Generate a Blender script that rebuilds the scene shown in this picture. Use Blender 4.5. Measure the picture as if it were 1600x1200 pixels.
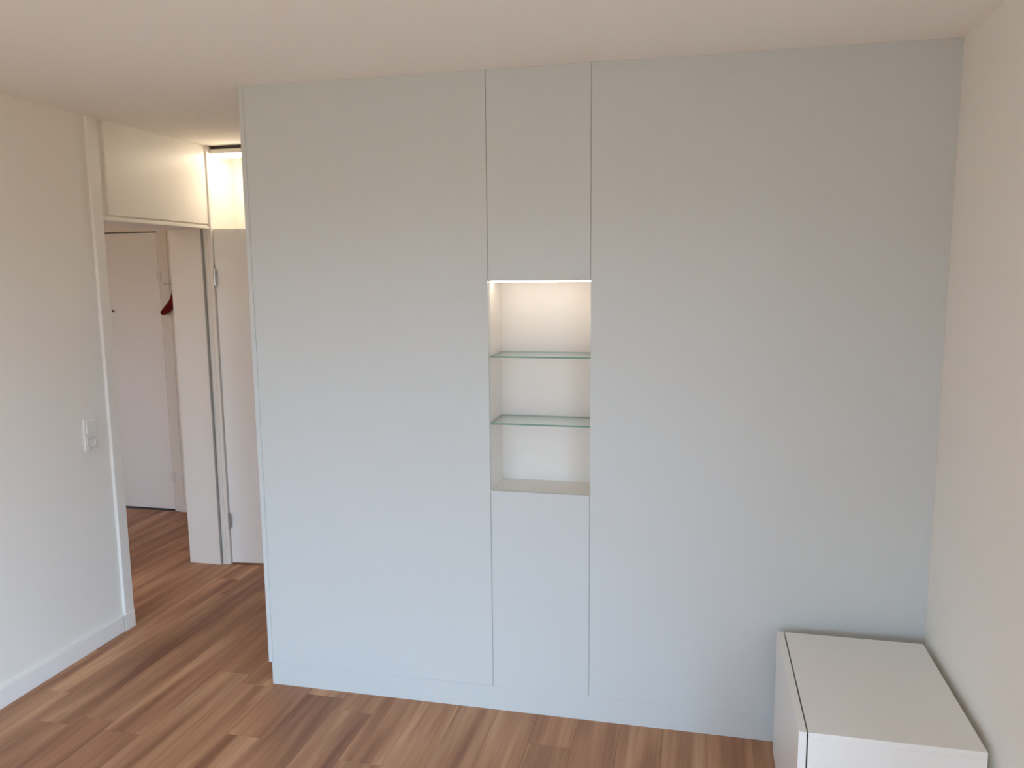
import bpy, bmesh, math, random
from mathutils import Vector, Matrix

# ---------------------------------------------------------------- clear, camera, world, light, exposure
for _o in list(bpy.data.objects):
    bpy.data.objects.remove(_o, do_unlink=True)
S = bpy.context.scene
C = S.collection

F_PX = 1255.6
CAM = Vector((1.7811, -2.9629, 1.7704))
YAW, PITCH, ROLL = -0.22763, -0.13954, -0.00939
_cy, _sy, _cp, _sp = math.cos(YAW), math.sin(YAW), math.cos(PITCH), math.sin(PITCH)
_fwd = Vector((_sy * _cp, _cy * _cp, _sp))
_r0 = Vector((_cy, -_sy, 0))
_u0 = _r0.cross(_fwd)
_right = math.cos(ROLL) * _r0 + math.sin(ROLL) * _u0
_up = -math.sin(ROLL) * _r0 + math.cos(ROLL) * _u0
cam_data = bpy.data.cameras.new('camera')
cam_data.sensor_fit = 'HORIZONTAL'
cam_data.sensor_width = 36.0
cam_data.lens = F_PX / 1600 * 36.0
cam_data.clip_start = 0.02
cam = bpy.data.objects.new('camera', cam_data)
C.objects.link(cam)
cam.matrix_world = Matrix(((_right.x, _up.x, -_fwd.x, CAM.x), (_right.y, _up.y, -_fwd.y, CAM.y),
                           (_right.z, _up.z, -_fwd.z, CAM.z), (0, 0, 0, 1)))
S.camera = cam

# overcast sky above the horizon, warm ground and house fronts below it
SKY_STRENGTH = 10.4
world = bpy.data.worlds.new('world')
S.world = world
world.use_nodes = True
wn, wl = world.node_tree.nodes, world.node_tree.links
wn.clear()
w_out = wn.new('ShaderNodeOutputWorld')
w_bg = wn.new('ShaderNodeBackground')
w_ramp = wn.new('ShaderNodeValToRGB')
w_sep = wn.new('ShaderNodeSeparateXYZ')
w_map = wn.new('ShaderNodeMapRange')
w_tc = wn.new('ShaderNodeTexCoord')
w_map.inputs[1].default_value, w_map.inputs[2].default_value = -1, 1
wl.new(w_tc.outputs['Generated'], w_sep.inputs[0])
wl.new(w_sep.outputs['Z'], w_map.inputs[0])
wl.new(w_map.outputs[0], w_ramp.inputs[0])
wl.new(w_ramp.outputs[0], w_bg.inputs[0])
wl.new(w_bg.outputs[0], w_out.inputs[0])
w_bg.inputs[1].default_value = SKY_STRENGTH
_el = w_ramp.color_ramp.elements                 # position 0.5 is the horizon, 1.0 the zenith
_el[0].position, _el[0].color = 0.0, (0.19, 0.155, 0.115, 1)
_el[1].position, _el[1].color = 1.0, (1.07, 1.47, 2.03, 1)
_e = _el.new(0.49); _e.color = (0.19, 0.16, 0.12, 1)
_e = _el.new(0.52); _e.color = (0.55, 0.76, 1.05, 1)

S.view_settings.view_transform = 'Standard'
S.view_settings.look = 'None'
S.view_settings.gamma = 1.0
S.view_settings.use_curve_mapping = False
S.view_settings.exposure = 0.0
S.cycles.use_denoising = True
S.cycles.max_bounces = 14
S.cycles.diffuse_bounces = 10
S.cycles.transparent_max_bounces = 16
S.cycles.caustics_reflective = False
S.cycles.caustics_refractive = False

# unseen windows; those in the side wall and hall end are added for brightness: a light portal in each opening guides the daylight sampling
# axis: the wall the opening is in; a0..a1 along that wall, face: the wall's inner face, out: outward direction
WIN = dict(axis='y', a0=-0.92, a1=1.25, z0=0.10, z1=2.20, face=-5.20, out=-1)
ADDED_RWIN = dict(axis='x', a0=-4.90, a1=-1.80, z0=0.10, z1=2.20, face=2.5935, out=1)  # side window out of view, added to brighten left wall and hallway
ADDED_HWIN = dict(axis='y', a0=-2.80, a1=-1.50, z0=0.30, z1=2.10, face=-2.60, out=-1)  # hall end window out of view, added to brighten the hallway
def wpt(w, a, d, z):                              # a along the wall, d outward from the inner face
    c = w['face'] + w['out'] * d
    return (a, c, z) if w['axis'] == 'y' else (c, a, z)
def portal(name, w):
    d = bpy.data.lights.new(name, 'AREA')
    d.shape = 'RECTANGLE'
    d.size, d.size_y = w['a1'] - w['a0'], w['z1'] - w['z0']
    d.cycles.is_portal = True
    o = bpy.data.objects.new(name, d)
    C.objects.link(o)
    o.location = wpt(w, (w['a0'] + w['a1']) / 2, 0.24, (w['z0'] + w['z1']) / 2)
    o.rotation_euler = (math.radians(90), 0, 0 if w['axis'] == 'y' else math.radians(90))   # emits into the room
    return o
portal('window_portal', WIN)
portal('added_side_portal', ADDED_RWIN)
portal('added_hall_portal', ADDED_HWIN)

# ---------------------------------------------------------------- materials
def mat(name, rgb, rough=0.5, bump=0.0, bscale=200.0, spec=0.5, mottling=0.0, metallic=0.0, emit=None, estr=0.0):
    m = bpy.data.materials.new(name)
    m.use_nodes = True
    nt = m.node_tree
    b = nt.nodes['Principled BSDF']
    b.inputs['Base Color'].default_value = (*rgb, 1)
    b.inputs['Roughness'].default_value = rough
    b.inputs['Metallic'].default_value = metallic
    b.inputs['Specular IOR Level'].default_value = spec
    tc = nt.nodes.new('ShaderNodeTexCoord')
    if mottling:
        n = nt.nodes.new('ShaderNodeTexNoise')
        n.inputs['Scale'].default_value = 2.2
        n.inputs['Detail'].default_value = 4
        nt.links.new(tc.outputs['Object'], n.inputs['Vector'])
        mx = nt.nodes.new('ShaderNodeMix'); mx.data_type = 'RGBA'
        mx.inputs[6].default_value = (*[c * (1 - mottling) for c in rgb], 1)
        mx.inputs[7].default_value = (*[min(1, c * (1 + mottling)) for c in rgb], 1)
        nt.links.new(n.outputs['Fac'], mx.inputs[0])
        nt.links.new(mx.outputs[2], b.inputs['Base Color'])
    if bump:
        n = nt.nodes.new('ShaderNodeTexNoise')
        n.inputs['Scale'].default_value = bscale
        n.inputs['Detail'].default_value = 3
        nt.links.new(tc.outputs['Object'], n.inputs['Vector'])
        bp = nt.nodes.new('ShaderNodeBump')
        bp.inputs['Strength'].default_value = bump
        bp.inputs['Distance'].default_value = 0.002
        nt.links.new(n.outputs['Fac'], bp.inputs['Height'])
        nt.links.new(bp.outputs[0], b.inputs['Normal'])
    if emit:
        b.inputs['Emission Color'].default_value = (*emit, 1)
        b.inputs['Emission Strength'].default_value = estr
    return m

def srgb(r, g, b):
    f = lambda c: (c / 255 / 12.92) if c <= 10 else ((c / 255 + 0.055) / 1.055) ** 2.4
    return (f(r), f(g), f(b))

M = {}
M['wall'] = mat('wall_paint', srgb(238, 234, 227), 0.75, 0.12, 260, 0.25, 0.012)
M['ceiling'] = mat('ceiling_paint', srgb(241, 238, 233), 0.85, 0.10, 260, 0.2, 0.01)
M['wardrobe'] = mat('wardrobe_lacquer', srgb(204, 207, 206), 0.42, 0.03, 500, 0.35, 0.008)
M['niche'] = mat('niche_lining', srgb(227, 223, 218), 0.45, 0.02, 500, 0.35, 0.008)
M['dark'] = mat('wardrobe_core', srgb(170, 172, 168), 0.8)
M['trim'] = mat('white_trim', srgb(238, 236, 232), 0.35, 0.02, 300, 0.45, 0.01)
M['frame'] = mat('frame_enamel', srgb(236, 232, 225), 0.38, 0.02, 300, 0.45, 0.01)
M['door'] = mat('door_lacquer', srgb(246, 245, 242), 0.35, 0.02, 300, 0.45, 0.01)
M['gasket'] = mat('grey_gasket', srgb(158, 156, 152), 0.8)
M['cabinet'] = mat('cabinet_white', srgb(236, 234, 230), 0.35, 0.02, 400, 0.4, 0.008)
M['gap'] = mat('gap_shade', srgb(60, 56, 52), 0.9)  # dark colour standing in for shade inside narrow gaps
M['steel'] = mat('brushed_steel', (0.62, 0.60, 0.57), 0.3, 0.05, 300, 0.5, metallic=1.0)
M['plastic'] = mat('switch_plastic', srgb(232, 230, 224), 0.3, 0, 1, 0.5)
M['socket'] = mat('socket_plastic', srgb(222, 220, 214), 0.35, 0, 1, 0.5)
M['black'] = mat('black_hole', (0.02, 0.02, 0.02), 0.6)
M['red'] = mat('red_cloth', srgb(104, 20, 25), 0.8, 0.3, 400, 0.2, 0.08)
M['subfloor'] = mat('subfloor', srgb(70, 45, 32), 0.9)
M['led'] = mat('led_diffuser', (1, 1, 1), 0.5, emit=(1.0, 0.86, 0.70), estr=16.0)
M['tube'] = mat('lamp_diffuser', (1, 1, 1), 0.5, emit=(1.0, 0.84, 0.64), estr=25.0)
M['added_hall_light'] = mat('added_hall_glow', (1, 1, 1), 0.5, emit=(1.0, 0.70, 0.48), estr=34.0)  # glow of the lamp added in the hallway
M['lamp'] = mat('lamp_housing', srgb(225, 222, 215), 0.4, 0, 1, 0.4)

def glass_mats():
    # clear sheet: tinted see-through faces with a Fresnel reflection, and the green of the cut edge
    m = bpy.data.materials.new('clear_sheet_glass'); m.use_nodes = True
    nt = m.node_tree; nt.nodes.clear()
    out = nt.nodes.new('ShaderNodeOutputMaterial')
    tr = nt.nodes.new('ShaderNodeBsdfTransparent'); tr.inputs[0].default_value = (0.955, 0.98, 0.97, 1)
    gl = nt.nodes.new('ShaderNodeBsdfGlossy'); gl.inputs['Roughness'].default_value = 0.03
    gl.inputs[0].default_value = (0.95, 1.0, 0.98, 1)
    fr = nt.nodes.new('ShaderNodeFresnel')                # unrefracted sheet: the same reflection from both sides of a face
    geo = nt.nodes.new('ShaderNodeNewGeometry')
    mi = nt.nodes.new('ShaderNodeMapRange'); mi.inputs[3].default_value = 1.5; mi.inputs[4].default_value = 1 / 1.5
    nt.links.new(geo.outputs['Backfacing'], mi.inputs[0]); nt.links.new(mi.outputs[0], fr.inputs[0])
    mx = nt.nodes.new('ShaderNodeMixShader')
    nt.links.new(fr.outputs[0], mx.inputs[0]); nt.links.new(tr.outputs[0], mx.inputs[1])
    nt.links.new(gl.outputs[0], mx.inputs[2]); nt.links.new(mx.outputs[0], out.inputs[0])
    e = bpy.data.materials.new('green_glass_edge'); e.use_nodes = True
    b = e.node_tree.nodes['Principled BSDF']
    b.inputs['Base Color'].default_value = (*srgb(108, 146, 136), 1)
    b.inputs['Roughness'].default_value = 0.12
    return m, e
M['glass'], M['glass_edge'] = glass_mats()

def wood_mat():
    m = bpy.data.materials.new('walnut_plank'); m.use_nodes = True
    nt = m.node_tree; N = nt.nodes; L = nt.links
    b = N['Principled BSDF']
    tc = N.new('ShaderNodeTexCoord'); oi = N.new('ShaderNodeObjectInfo')
    mul = N.new('ShaderNodeMath'); mul.operation = 'MULTIPLY'; mul.inputs[1].default_value = 57.0
    L.new(oi.outputs['Random'], mul.inputs[0])
    cmb = N.new('ShaderNodeCombineXYZ'); L.new(mul.outputs[0], cmb.inputs[2]); L.new(mul.outputs[0], cmb.inputs[1])
    add = N.new('ShaderNodeVectorMath'); L.new(tc.outputs['Object'], add.inputs[0]); L.new(cmb.outputs[0], add.inputs[1])
    def noise(sx, sy, detail, dist, scale=1.0):
        mp = N.new('ShaderNodeMapping'); mp.inputs['Scale'].default_value = (sx, sy, 1)
        L.new(add.outputs[0], mp.inputs[0])
        n = N.new('ShaderNodeTexNoise'); n.inputs['Scale'].default_value = scale
        n.inputs['Detail'].default_value = detail; n.inputs['Distortion'].default_value = dist
        L.new(mp.outputs[0], n.inputs['Vector'])
        return n
    big = noise(11, 0.8, 2.5, 0.35)
    r = N.new('ShaderNodeValToRGB')
    e = r.color_ramp.elements
    e[0].position, e[0].color = 0.30, (*srgb(138, 92, 66), 1)
    e[1].position, e[1].color = 0.72, (*srgb(208, 162, 124), 1)
    x = e.new(0.50); x.color = (*srgb(172, 123, 90), 1)
    L.new(big.outputs['Fac'], r.inputs[0])
    fine = noise(120, 3.0, 5, 0.6)
    r2 = N.new('ShaderNodeValToRGB')
    r2.color_ramp.elements[0].position, r2.color_ramp.elements[0].color = 0.30, (0.70, 0.66, 0.63, 1)
    r2.color_ramp.elements[1].position, r2.color_ramp.elements[1].color = 0.58, (1, 1, 1, 1)
    L.new(fine.outputs['Fac'], r2.inputs[0])
    mx = N.new('ShaderNodeMix'); mx.data_type = 'RGBA'; mx.blend_type = 'MULTIPLY'; mx.inputs[0].default_value = 0.6
    L.new(r.outputs[0], mx.inputs[6]); L.new(r2.outputs[0], mx.inputs[7])
    hs = N.new('ShaderNodeHueSaturation')
    mr = N.new('ShaderNodeMapRange'); mr.inputs[3].default_value = 0.88; mr.inputs[4].default_value = 1.10
    L.new(oi.outputs['Random'], mr.inputs[0]); L.new(mr.outputs[0], hs.inputs['Value'])
    L.new(mx.outputs[2], hs.inputs['Color']); L.new(hs.outputs[0], b.inputs['Base Color'])
    b.inputs['Roughness'].default_value = 0.48
    b.inputs['Specular IOR Level'].default_value = 0.4
    bp = N.new('ShaderNodeBump'); bp.inputs['Strength'].default_value = 0.08; bp.inputs['Distance'].default_value = 0.001
    L.new(fine.outputs['Fac'], bp.inputs['Height']); L.new(bp.outputs[0], b.inputs['Normal'])
    return m
M['wood'] = wood_mat()

# ---------------------------------------------------------------- mesh helpers
def link(o, parent=None):
    C.objects.link(o)
    if parent is not None:
        o.parent = parent
    return o

def tag(o, label=None, cat=None, kind=None, group=None):
    if label: o['label'] = label
    if cat: o['category'] = cat
    if kind: o['kind'] = kind
    if group: o['group'] = group
    return o

def empty(name, loc=(0, 0, 0)):
    o = bpy.data.objects.new(name, None)
    o.empty_display_size = 0.1
    o.location = loc
    return link(o)

def finish(name, bm, m, parent=None, smooth=False):
    me = bpy.data.meshes.new(name)
    bm.normal_update()
    bm.to_mesh(me); bm.free()
    if smooth:
        for p in me.polygons: p.use_smooth = True
    for mm in (m if isinstance(m, (list, tuple)) else [m]):
        me.materials.append(mm)
    o = bpy.data.objects.new(name, me)
    link(o, parent)
    if parent is not None:                       # vertices are given in world space
        off = parent.matrix_basis.translation.copy()
        q = parent.parent
        while q is not None:
            off += q.matrix_basis.translation; q = q.parent
        if off.length:
            me.transform(Matrix.Translation(-off))
    return o

def bm_box(bm, a, b, bevel=0.0, seg=2):
    x0, y0, z0 = a; x1, y1, z1 = b
    vs = [bm.verts.new(p) for p in ((x0, y0, z0), (x1, y0, z0), (x1, y1, z0), (x0, y1, z0),
                                    (x0, y0, z1), (x1, y0, z1), (x1, y1, z1), (x0, y1, z1))]
    fs = [bm.faces.new([vs[i] for i in f]) for f in ((3, 2, 1, 0), (4, 5, 6, 7), (0, 1, 5, 4), (1, 2, 6, 5), (2, 3, 7, 6), (3, 0, 4, 7))]
    if bevel:
        es = list({e for f in fs for e in f.edges})
        bmesh.ops.bevel(bm, geom=es, offset=bevel, segments=seg, affect='EDGES', profile=0.6)
    return bm

def box(name, a, b, m, parent=None, bevel=0.0, seg=2):
    return finish(name, bm_box(bmesh.new(), a, b, bevel, seg), m, parent)

def boxes(name, lst, m, parent=None, bevel=0.0):
    bm = bmesh.new()
    for a, b in lst: bm_box(bm, a, b, bevel)
    return finish(name, bm, m, parent)

def cyl(bm, p, q, r0, r1=None, n=20, cap=True):
    p, q = Vector(p), Vector(q)
    r1 = r0 if r1 is None else r1
    d = (q - p).normalized()
    u = d.orthogonal().normalized(); v = d.cross(u)
    A = [bm.verts.new(p + r0 * (math.cos(2 * math.pi * i / n) * u + math.sin(2 * math.pi * i / n) * v)) for i in range(n)]
    B = [bm.verts.new(q + r1 * (math.cos(2 * math.pi * i / n) * u + math.sin(2 * math.pi * i / n) * v)) for i in range(n)]
    for i in range(n):
        bm.faces.new((A[i], A[(i + 1) % n], B[(i + 1) % n], B[i]))
    if cap:
        bm.faces.new(A[::-1]); bm.faces.new(B)
    return bm

def rod(name, pts, r, m, parent=None, n=14):
    bm = bmesh.new()
    for a, b in zip(pts, pts[1:]): cyl(bm, a, b, r, n=n)
    return finish(name, bm, m, parent, False)

# ---------------------------------------------------------------- dimensions (metres; wardrobe front is y = 0)
H = 2.50
XL, XR = -0.995, 2.5935          # left and right wall faces
YB = 1.56                        # back wall of the recess behind the wardrobe
YW = WIN['face']                    # window wall behind the camera
WT = 0.26                        # thickness of the wall with the doorway
XH = XL - WT                     # hall side of that wall
YD0, YD1 = 0.395, 1.252          # doorway
ZT = 2.040                       # top of doorway
YHB = 2.185                      # far wall of the hall
XHL = -3.05                      # left wall of the hall
YHF = ADDED_HWIN['face']

# ---------------------------------------------------------------- the setting
floor = box('floor', (XHL - 0.1, YW - 0.28, -0.12), (XR + 0.28, YHB + 0.1, -0.012), M['subfloor'])
tag(floor, 'warm brown wood plank floor running from room into hallway', 'floor', 'structure')
ceiling = box('ceiling', (XHL - 0.1, YW - 0.28, H), (XR + 0.28, YHB + 0.1, H + 0.12), M['ceiling'])
tag(ceiling, 'plain white painted ceiling', 'ceiling', 'structure')

# planks run along y; end joints staggered
PW, PL = 0.165, 1.30
rnd = random.Random(11)
plank_me = {}
def plank(x0, x1, y0, y1):
    w, l = round(x1 - x0, 4), round(y1 - y0, 4)
    if (w, l) not in plank_me:
        bm = bm_box(bmesh.new(), (0.0003, 0.0003, -0.012), (w - 0.0003, l - 0.0003, 0.0), 0.0)
        top = [e for e in bm.edges if all(abs(v.co.z) < 1e-6 for v in e.verts)]
        bmesh.ops.bevel(bm, geom=top, offset=0.0007, segments=1, affect='EDGES')
        bmesh.ops.delete(bm, geom=[f for f in bm.faces if f.normal.z < -0.9], context='FACES_ONLY')
        me = bpy.data.meshes.new('plank'); bm.normal_update(); bm.to_mesh(me); bm.free()
        me.materials.append(M['wood']); plank_me[(w, l)] = me
    o = bpy.data.objects.new('plank', plank_me[(w, l)])
    link(o, floor); o.location = (x0, y0, 0)
known = {-0.79: -0.46, -0.46: -0.46, 0.035: -0.385, 0.365: -0.135, 1.19: -0.20}
i0 = int(math.floor((XHL + 0.79) / PW))
k = i0
while True:
    x0 = -0.79 + k * PW
    if x0 > XR: break
    xa, xb = max(x0, XHL), min(x0 + PW, XR)
    ph = next((v for kx, v in known.items() if abs(kx - x0) < 0.01), None)
    if ph is None: ph = rnd.uniform(0.0, PL)
    ys, ye = YW, (YHB if xa < XL else YB)
    y = ph - PL * math.ceil((ph - ys) / PL)
    while y < ye:
        ya, yb = max(y, ys), min(y + PL, ye)
        if yb - ya > 0.005: plank(xa, xb, ya, yb)
        y += PL
    k += 1

def wall_with_hole(name, a0, a1, thick, w, m):
    lst = []
    for p0, p1, z0, z1 in ((a0, w['a0'], 0, H), (w['a1'], a1, 0, H), (w['a0'], w['a1'], 0, w['z0']), (w['a0'], w['a1'], w['z1'], H)):
        p, q = wpt(w, p0, 0, z0), wpt(w, p1, thick, z1)
        lst.append((tuple(map(min, p, q)), tuple(map(max, p, q))))
    return boxes(name, lst, m)

wl_ = boxes('wall_left', [((XH, YW, 0), (XL, 0.335, H)), ((XH, 1.292, 0), (XL, YB, H))], M['wall'])
tag(wl_, 'white painted wall with light switch and doorway', 'wall', 'structure')
tag(wall_with_hole('wall_right', YW - 0.28, YB, 0.28, ADDED_RWIN, M['wall']), 'plain white wall beside the low cabinet', 'wall', 'structure')
tag(box('wall_back', (XH, YB, 0), (XR + 0.1, YB + 0.1, H), M['wall']), 'white wall of the recess behind the open door', 'wall', 'structure')
tag(wall_with_hole('wall_front', XH, XR, 0.28, WIN, M['wall']),
    'white wall holding the wide room window', 'wall', 'structure')
tag(wall_with_hole('wall_hall_front', XHL, XH, 0.28, ADDED_HWIN, M['wall']),
    'white hallway end wall with an added window', 'wall', 'structure')
tag(box('wall_hall_left', (XHL - 0.1, YHF - 0.28, 0), (XHL, YHB + 0.1, H), M['wall']), 'white side wall of the hallway', 'wall', 'structure')
DX0, DX1, DZ = -2.850, -2.028, 2.075      # hallway door leaf
FX0, FX1, FZ = DX0 - 0.045, DX1 + 0.045, DZ + 0.045
tag(boxes('wall_hall_back', [((XHL, YHB, 0), (FX0, YHB + 0.1, H)), ((FX1, YHB, 0), (XH + 0.3, YHB + 0.1, H)), ((FX0, YHB, FZ), (FX1, YHB + 0.1, H))], M['wall']),
    'white hallway wall around the far door', 'wall', 'structure')
tag(box('wall_hall_right', (XH, YB + 0.1, 0), (XH + 0.3, YHB, H), M['wall']), 'white hallway wall beyond the doorway', 'wall', 'structure')

def window(name, w, label, sashes):
    e = empty(name, wpt(w, (w['a0'] + w['a1']) / 2, 0.16, w['z0']))
    tag(e, label, 'window', 'structure')
    a0, a1, z0, z1 = w['a0'], w['a1'], w['z0'], w['z1']
    t = 0.05
    def wb(name, lst, m, parent, bevel=0.0):
        out = []
        for (p0, p1, d0, d1, q0, q1) in lst:
            p, q = wpt(w, p0, d0, q0), wpt(w, p1, d1, q1)
            out.append((tuple(map(min, p, q)), tuple(map(max, p, q))))
        return boxes(name, out, m, parent, bevel)
    wb('window_frame', [(a0, a0 + t, .15, .20, z0, z1), (a1 - t, a1, .15, .20, z0, z1),
                        (a0 + t, a1 - t, .15, .20, z0, z0 + t), (a0 + t, a1 - t, .15, .20, z1 - t, z1)], M['trim'], e)
    wid = (a1 - a0 - 2 * t) / sashes
    for i in range(sashes):
        a, b = a0 + t + i * wid, a0 + t + (i + 1) * wid
        s_ = wb('sash', [(a, a + .04, .14, .195, z0 + t, z1 - t), (b - .04, b, .14, .195, z0 + t, z1 - t),
                         (a + .04, b - .04, .14, .195, z0 + t, z0 + t + .04), (a + .04, b - .04, .14, .195, z1 - t - .04, z1 - t)], M['trim'], e)
        wb('pane', [(a + .04, b - .04, .172, .18, z0 + t + .04, z1 - t - .04)], M['glass'], s_)
    wb('window_sill', [(a0 - .03, a1 + .03, -.03, .0, z0 - .03, z0), (a0, a1, 0, .15, z0 - .001, z0 + .004)], M['trim'], e)
window('window_1', WIN, 'wide white framed window with three clear panes', 3)
window('added_side_window', ADDED_RWIN, 'unseen white framed side window with two clear panes, added for light', 2)
window('added_hall_window', ADDED_HWIN, 'unseen white framed window at the hallway end, added for light', 2)

# baseboards
def baseboard(name, a, b, label):
    return tag(box(name, a, b, M['trim'], None, 0.004, 2), label, 'baseboard', 'structure')
baseboard('baseboard_left', (XL, YW, 0), (XL + 0.014, 0.318, 0.084), 'white baseboard along the wall below the switch')
baseboard('baseboard_right', (XR - 0.012, YW, 0), (XR, -0.001, 0.065), 'white baseboard behind the low cabinet')
baseboard('baseboard_hall', (FX1 + 0.02, YHB - 0.012, 0), (XH, YHB, 0.060), 'white baseboard beside the hallway door frame')

# ---------------------------------------------------------------- doorway frame, transom and reveal
fr = empty('trim_1', (XL, YD0, 0))
tag(fr, 'white full height door frame with solid panel above the doorway', 'door frame', 'structure')
box('casing', (XL - 0.02, 0.330, 0), (XL + 0.014, YD0, H), M['frame'], fr, 0.005, 3)
box('plinth_block', (XL + 0.014, 0.320, 0), (XL + 0.018, YD0 - 0.002, 0.084), M['frame'], fr, 0.0015)
box('reveal', (XH, YD0 - 0.06, 0), (XL - 0.02, YD0, H), M['frame'], fr)
# far side of the opening: flat reveal, rebate with seal, narrow post
box('reveal', (XH, YD1, 0), (XL - 0.050, YD1 + 0.045, H), M['frame'], fr)
box('rebate', (XL - 0.050, YD1 + 0.012, 0), (XL - 0.012, YD1 + 0.045, ZT), M['frame'], fr)
box('seal', (XL - 0.051, YD1 + 0.0015, 0), (XL - 0.040, YD1 + 0.012, ZT - 0.002), M['gasket'], fr)
box('post', (XL - 0.012, YD1 + 0.012, 0), (XL + 0.012, YD1 + 0.042, H), M['frame'], fr, 0.004, 3)
# head rail and transom panel
box('head_rail', (XH, YD0, ZT - 0.012), (XL - 0.006, YD1 + 0.012, ZT + 0.012), M['frame'], fr, 0.002)
box('head_bead', (XL - 0.006, YD0, ZT - 0.010), (XL + 0.004, YD1 + 0.012, ZT + 0.004), M['frame'], fr, 0.002)
box('transom_core', (XH, YD0, ZT + 0.012), (XL - 0.010, YD1 + 0.012, H), M['frame'], fr)
box('transom_panel', (XL - 0.010, YD0 + 0.055, ZT + 0.017), (XL + 0.002, YD1 + 0.010, H), M['frame'], fr, 0.002)

# room door, opened into the recess
LA = math.radians(7.0)
HX, HY = XL + 0.012, 1.278
dr = empty('door_1', (HX, HY, 0))
tag(dr, 'white flush room door standing open beside the wardrobe', 'door', 'structure')
ca, sa = math.cos(LA), math.sin(LA)
def leaf_pt(u, v, z):                # u along the leaf, v through its thickness
    return Vector((HX + u * ca - v * sa, HY + u * sa + v * ca, z))
def leaf_box(name, u0, u1, v0, v1, z0, z1, m, parent, bevel=0.0):
    bm = bm_box(bmesh.new(), (u0, v0, z0), (u1, v1, z1), bevel)
    for vt in bm.verts: vt.co = leaf_pt(*vt.co)
    return finish(name, bm, m, parent)
leaf = leaf_box('leaf', 0.004, 0.835, 0.0, 0.040, 0.008, 2.030, M['door'], dr, 0.002)
leaf_box('lipping', -0.004, 0.004, 0.016, 0.040, 0.008, 2.030, M['door'], leaf, 0.001)
for z0, z1 in ((0.235, 0.323), (1.703, 1.793)):
    bm = bmesh.new()
    p = Vector((HX + 0.006, HY - 0.011, 0))
    zm = (z0 + z1) / 2
    cyl(bm, (p.x, p.y, z0), (p.x, p.y, zm - 0.001), 0.0075)
    cyl(bm, (p.x, p.y, zm + 0.001), (p.x, p.y, z1), 0.0075)
    cyl(bm, (p.x, p.y, z1), (p.x, p.y, z1 + 0.006), 0.006, 0.003)
    cyl(bm, (p.x, p.y, z0 - 0.006), (p.x, p.y, z0), 0.003, 0.006)
    bm_box(bm, (p.x - 0.016, p.y + 0.001, z0 + 0.004), (p.x + 0.010, p.y + 0.004, z1 - 0.004))
    tag(finish('hinge', bm, M['steel'], dr), 'steel pin hinge on the door edge')
for side, v in ((-1, 0.0), (1, 0.040)):
    bm = bmesh.new()
    a = leaf_pt(0.775, v, 1.05); out = leaf_pt(0.775, v + side * 0.008, 1.05)
    cyl(bm, a, out, 0.026, n=28)
    n1 = leaf_pt(0.775, v + side * 0.045, 1.05); n2 = leaf_pt(0.665, v + side * 0.045, 1.05)
    cyl(bm, out, n1, 0.009); cyl(bm, leaf_pt(0.784, v + side * 0.045, 1.05), n2, 0.009)
    tag(finish('handle', bm, M['steel'], dr), 'steel lever handle')

# hallway door with its frame
hd = empty('door_2', ((DX0 + DX1) / 2, YHB, 0))
tag(hd, 'closed white flush door with peephole at the far end of hallway', 'door', 'structure')
box('leaf', (DX0, YHB + 0.012, 0.012), (DX1 - 0.009, YHB + 0.052, DZ - 0.005), M['door'], hd, 0.002)
box('jamb', (DX1 + 0.002, YHB - 0.002, 0), (DX1 + 0.045, YHB + 0.09, FZ), M['frame'], hd, 0.003)
box('jamb', (DX0 - 0.045, YHB - 0.002, 0), (DX0 - 0.002, YHB + 0.09, FZ), M['frame'], hd, 0.003)
box('head', (DX0 - 0.002, YHB - 0.002, DZ + 0.002), (DX1 + 0.002, YHB + 0.09, FZ), M['frame'], hd, 0.003)
box('architrave', (DX1 + 0.047, YHB - 0.008, 0), (DX1 + 0.085, YHB + 0.001, FZ + 0.03), M['frame'], hd, 0.003)
box('shade_backing', (DX0 - 0.04, YHB + 0.056, 0), (DX1 + 0.04, YHB + 0.09, FZ), M['gap'], hd)  # dark sheet painted as the shade in the gaps around the leaf
box('sill', (DX0, YHB + 0.014, 0.0), (DX1, YHB + 0.05, 0.010), M['gap'], hd)
for z0, z1 in ((0.230, 0.306), (1.717, 1.792)):
    bm = bmesh.new()
    cyl(bm, (DX1 + 0.012, YHB - 0.007, z0), (DX1 + 0.012, YHB - 0.007, z1), 0.0085)
    bm_box(bm, (DX1 - 0.020, YHB - 0.001, z0 + .003), (DX1 + 0.012, YHB + 0.013, z1 - .003))
    finish('hinge', bm, M['frame'], hd)
bm = bmesh.new()
cyl(bm, (-2.441, YHB + 0.012, 1.505), (-2.441, YHB + 0.002, 1.505), 0.013, 0.010)
ph_ = finish('peephole', bm, M['steel'], hd)
bm = bmesh.new()
cyl(bm, (-2.441, YHB + 0.003, 1.505), (-2.441, YHB + 0.0015, 1.505), 0.0065)
finish('lens', bm, M['black'], ph_)
bm = bmesh.new()
cyl(bm, (DX0 + 0.06, YHB + 0.012, 1.05), (DX0 + 0.06, YHB - 0.040, 1.05), 0.009)
cyl(bm, (DX0 + 0.05, YHB - 0.040, 1.05), (DX0 + 0.17, YHB - 0.040, 1.05), 0.009)
tag(finish('handle', bm, M['steel'], hd), 'steel lever handle')

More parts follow.
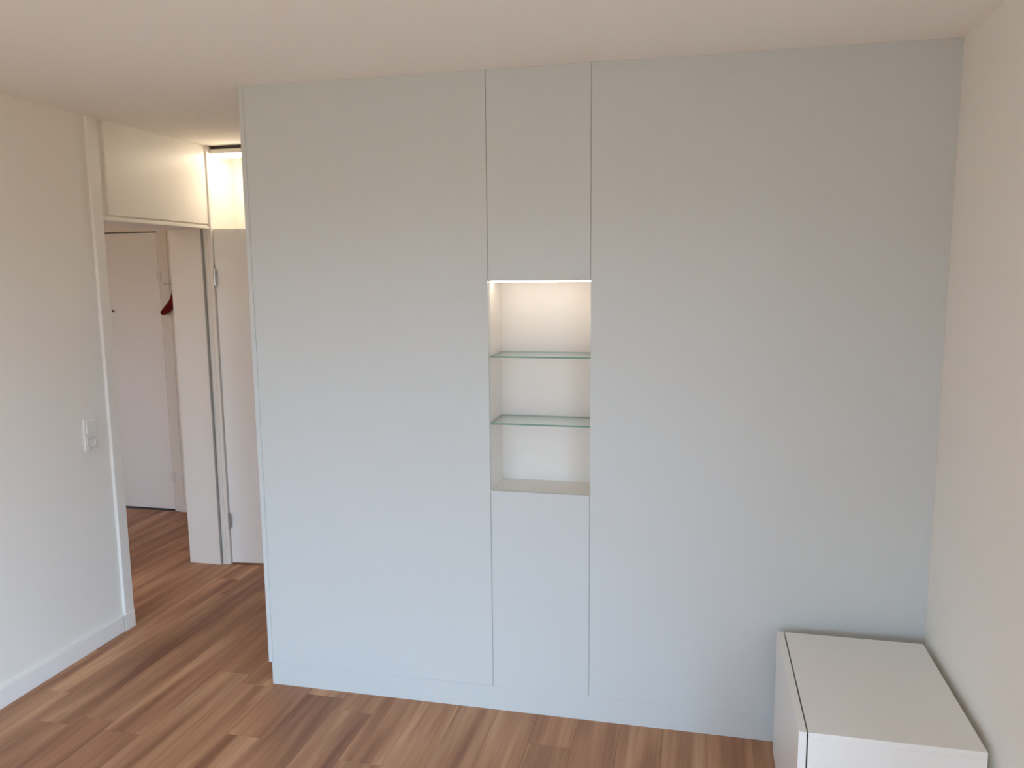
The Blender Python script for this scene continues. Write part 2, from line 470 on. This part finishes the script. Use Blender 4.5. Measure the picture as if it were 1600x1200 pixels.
# coat rail and the red cloth beside the hallway door
cr = empty('coat_rail', (-1.80, YHB, 1.70))
tag(cr, 'slim metal coat rail on the wall beside the hallway door', 'coat rail')
box('rail', (-1.962, YHB - 0.046, 1.697), (-1.50, YHB - 0.034, 1.711), M['steel'], cr, 0.002)
for xx in (-1.86, -1.72, -1.56):
    bm = bmesh.new()
    pts = [(xx, YHB, 1.703), (xx, YHB - 0.045, 1.700), (xx, YHB - 0.062, 1.715), (xx, YHB - 0.064, 1.735)]
    for a, b in zip(pts, pts[1:]): cyl(bm, a, b, 0.004, n=10)
    finish('hook', bm, M['steel'], cr)

def ribbon(name, path, widths, thick, m, parent=None):
    # a soft padded band through path (x, z), at depth y
    bm = bmesh.new(); rings = []
    n = 12
    for i, (x, y, z) in enumerate(path):
        p = Vector((x, y, z))
        t = (Vector(path[min(i + 1, len(path) - 1)]) - Vector(path[max(i - 1, 0)])).normalized()
        nrm = t.cross(Vector((0, 1, 0))).normalized()
        rings.append([bm.verts.new(p + nrm * widths[i] * math.cos(2 * math.pi * k / n) + Vector((0, 1, 0)) * thick * math.sin(2 * math.pi * k / n)) for k in range(n)])
    for a, b in zip(rings, rings[1:]):
        for k in range(n):
            bm.faces.new((a[k], a[(k + 1) % n], b[(k + 1) % n], b[k]))
    bm.faces.new(rings[0][::-1]); bm.faces.new(rings[-1])
    bmesh.ops.recalc_face_normals(bm, faces=bm.faces)
    return finish(name, bm, m, parent, True)
rc = ribbon('red_cloth', [(-1.990, YHB - 0.045, 1.492), (-1.975, YHB - 0.045, 1.500), (-1.950, YHB - 0.045, 1.518),
                          (-1.925, YHB - 0.045, 1.540), (-1.895, YHB - 0.045, 1.575), (-1.872, YHB - 0.050, 1.63), (-1.862, YHB - 0.056, 1.712)],
            [0.014, 0.022, 0.028, 0.030, 0.030, 0.024, 0.008], 0.018, M['red'])
tag(rc, 'dark red cloth hanging slantwise from the coat rail in hallway', 'cloth')

# ---------------------------------------------------------------- ceiling lamp in the recess
lp = empty('ceiling_lamp', (-0.66, 1.35, H))
tag(lp, 'slim white batten lamp with bright diffuser in the recess above the open door', 'lamp')
box('housing', (-0.985, 1.30, 2.456), (-0.33, 1.40, 2.482), M['lamp'], lp, 0.004)
box('shadow_gap', (-0.980, 1.304, 2.482), (-0.36, 1.395, H), M['gap'], lp)  # dark block painted as the shadow gap above the housing
box('diffuser', (-0.945, 1.310, 2.440), (-0.355, 1.385, 2.456), M['tube'], lp, 0.003)

# added flush lamp, out of view on the hallway ceiling, to brighten the hallway
hl = empty('added_hall_lamp', (-2.15, -0.60, H))
tag(hl, 'added round white flush lamp on the hallway ceiling, out of view', 'lamp')
finish('base', cyl(bmesh.new(), (-2.15, -0.60, H - 0.025), (-2.15, -0.60, H), 0.15, n=40), M['lamp'], hl)
bm = bmesh.new()
cyl(bm, (-2.15, -0.60, H - 0.055), (-2.15, -0.60, H - 0.025), 0.13, 0.14, n=40)
cyl(bm, (-2.15, -0.60, H - 0.070), (-2.15, -0.60, H - 0.055), 0.09, 0.13, n=40)
finish('diffuser', bm, M['added_hall_light'], hl)

# ---------------------------------------------------------------- fitted wardrobe
S1, S2 = 1.0048, 1.3945
ZP, NB, NT, ND = 0.101, 0.919, 1.7344, 0.200
SH1, SH2 = 1.4464, 1.1851
WD = 0.62
T = 0.019
G = 0.0011                                   # half of a joint
wd = empty('fitted_wardrobe', (XR / 2, 0, 0))
tag(wd, 'floor to ceiling pale grey fitted wardrobe with a lit open niche', 'wardrobe')
box('side_panel', (0.0, 0.0, ZP), (0.020, WD, H), M['wardrobe'], wd, 0.001)
box('door_panel', (0.020 + 2 * G, 0.0, ZP + 0.0012), (S1 - G, T, H), M['wardrobe'], wd, 0.0012)
box('door_panel', (S2 + G, 0.0, ZP + 0.0012), (XR, T, H), M['wardrobe'], wd, 0.0012)
box('upper_door', (S1 + G, 0.0, NT), (S2 - G, T, H), M['wardrobe'], wd, 0.0012)
box('lower_door', (S1 + G, 0.0, ZP + 0.0012), (S2 - G, T, NB), M['wardrobe'], wd, 0.0012)
box('plinth', (0.013, 0.0025, 0.0), (XR - 0.001, 0.022, ZP), M['wardrobe'], wd, 0.001)
boxes('carcass', [((0.020, 0.022, ZP), (S1 - 0.014, WD, H - 0.003)), ((S2 + 0.014, 0.022, ZP), (XR - 0.002, WD, H - 0.003)),
                  ((S1 - 0.014, 0.022, ZP), (S2 + 0.014, WD, NB - 0.017)), ((S1 - 0.014, 0.022, NT + 0.017), (S2 + 0.014, WD, H - 0.003)),
                  ((S1 - 0.014, ND + 0.012, NB - 0.017), (S2 + 0.014, WD, NT + 0.017)),
                  ((0.05, 0.022, 0.0), (XR - 0.002, WD, ZP))], M['dark'], wd)
for xj, z0, z1 in ((0.020 + G, ZP, H), (S1, ZP, NB), (S1, NT, H), (S2, ZP, NB), (S2, NT, H)):
    box('joint_strip', (xj - G, 0.0050 if xj > 0.5 else 0.0025, z0), (xj + G, T, z1), M['wardrobe'], wd)       # filler just behind each joint
nz = dict(m=M['niche'], parent=wd)
box('niche_side', (S1 - 0.014, 0.0195, NB - 0.016), (S1 + 0.0005, ND, NT + 0.016), **nz)
box('niche_side', (S2 - 0.0005, 0.0195, NB - 0.016), (S2 + 0.014, ND, NT + 0.016), **nz)
box('niche_back', (S1 - 0.014, ND, NB - 0.016), (S2 + 0.014, ND + 0.011, NT + 0.016), **nz)
box('niche_base', (S1 + 0.0005, 0.0195, NB - 0.016), (S2 - 0.0005, ND, NB), **nz)
box('niche_top', (S1 + 0.0005, 0.0195, NT), (S2 - 0.0005, ND, NT + 0.016), **nz)
tag(box('led_strip', (S1 + 0.006, 0.050, NT - 0.006), (S2 - 0.003, 0.064, NT), M['led'], wd, 0.001), 'glowing warm white light strip')
for i, z in enumerate((SH1, SH2)):
    bm = bm_box(bmesh.new(), (S1 + 0.002, 0.006, z - 0.003), (S2 - 0.002, ND - 0.002, z + 0.003), 0.0)
    bm.normal_update()
    for f in bm.faces:
        f.material_index = 0 if abs(f.normal.z) > 0.5 else 1
    gs = finish('glass_shelf', bm, [M['glass'], M['glass_edge']], None)
    tag(gs, ('clear glass shelf with green edge, upper one in the lit niche', 'clear glass shelf with green edge, lower one in the lit niche')[i], 'shelf', None, 'glass shelves in the niche')
    for xx, s in ((S1 + 0.0005, 1), (S2 - 0.0005, -1)):
        for yy in (0.045, 0.16):
            b2 = cyl(bmesh.new(), (xx, yy, z - 0.006), (xx + s * 0.009, yy, z - 0.006), 0.003, n=12)
            finish('shelf_pin', b2, M['steel'], wd)

# ---------------------------------------------------------------- low white cabinet
CX0, CX1, CYB, CYF, CZ = 2.1114, 2.5687, -0.075, -0.726, 0.475
cb = empty('low_cabinet', ((CX0 + CX1) / 2, (CYB + CYF) / 2, 0))
tag(cb, 'low white cabinet with slab door pushed into the corner', 'cabinet')
t = 0.019
box('top', (CX0, CYF, CZ - t), (CX1, CYB, CZ), M['cabinet'], cb, 0.001)
box('side', (CX0, CYF, 0.0), (CX1, CYF + t, CZ - t), M['cabinet'], cb, 0.0006)
box('side', (CX0, CYB - t, 0.0), (CX1, CYB, CZ - t), M['cabinet'], cb, 0.0006)
box('bottom', (CX0, CYF + t, 0.05), (CX1, CYB - t, 0.05 + t), M['cabinet'], cb)
box('back', (CX1 - 0.008, CYF + t, 0.05 + t), (CX1, CYB - t, CZ - t), M['cabinet'], cb)
box('door', (CX0 - 0.0265, CYF - 0.001, 0.012), (CX0 - 0.0045, CYB + 0.001, CZ + 0.0005), M['cabinet'], cb, 0.001)
box('gap_shade_fill', (CX0 - 0.0045, CYF + 0.012, 0.05), (CX0, CYB - 0.012, CZ - 0.012), M['gap'], cb)  # dark fill in place of the shade behind the cabinet door

# ---------------------------------------------------------------- light switch with socket
sw = empty('switch_socket', (XL, 0.205, 1.03))
tag(sw, 'white wall switch above a power socket in one double frame', 'switch')
fy0, fy1, fz0, fz1 = 0.164, 0.246, 0.953, 1.104
box('frame', (XL, fy0, fz0), (XL + 0.011, fy1, fz1), M['plastic'], sw, 0.003)
ym = (fy0 + fy1) / 2
r_ = box('rocker', (XL + 0.010, ym - 0.030, 1.036), (XL + 0.0165, ym + 0.030, 1.095), M['plastic'], sw, 0.003)
# socket insert: square plate, round well, contacts
bm = bmesh.new()
zc = 0.992; xf = XL + 0.015; R0 = 0.0205; n = 32; hs = 0.029
ring = [bm.verts.new((xf, ym + R0 * math.cos(2 * math.pi * i / n), zc + R0 * math.sin(2 * math.pi * i / n))) for i in range(n)]
well = [bm.verts.new((xf - 0.012, ym + 0.95 * R0 * math.cos(2 * math.pi * i / n), zc + 0.95 * R0 * math.sin(2 * math.pi * i / n))) for i in range(n)]
def sq(a):
    c, s = math.cos(a), math.sin(a); k_ = hs / max(abs(c), abs(s)); return c * k_, s * k_
outer = [bm.verts.new((xf, ym + sq(2 * math.pi * i / n)[0], zc + sq(2 * math.pi * i / n)[1])) for i in range(n)]
skirt = [bm.verts.new((xf - 0.006, v.co.y, v.co.z)) for v in outer]
for i in range(n):
    j = (i + 1) % n
    bm.faces.new((outer[i], outer[j], ring[j], ring[i])); bm.faces.new((ring[i], ring[j], well[j], well[i]))
    bm.faces.new((skirt[i], skirt[j], outer[j], outer[i]))
bm.faces.new(well)
bmesh.ops.recalc_face_normals(bm, faces=bm.faces)
so = finish('socket', bm, M['socket'], sw)
for dy in (-0.0095, 0.0095):
    finish('contact_hole', cyl(bmesh.new(), (xf - 0.0125, ym + dy, zc), (xf - 0.0112, ym + dy, zc), 0.0028, n=14), M['black'], so)
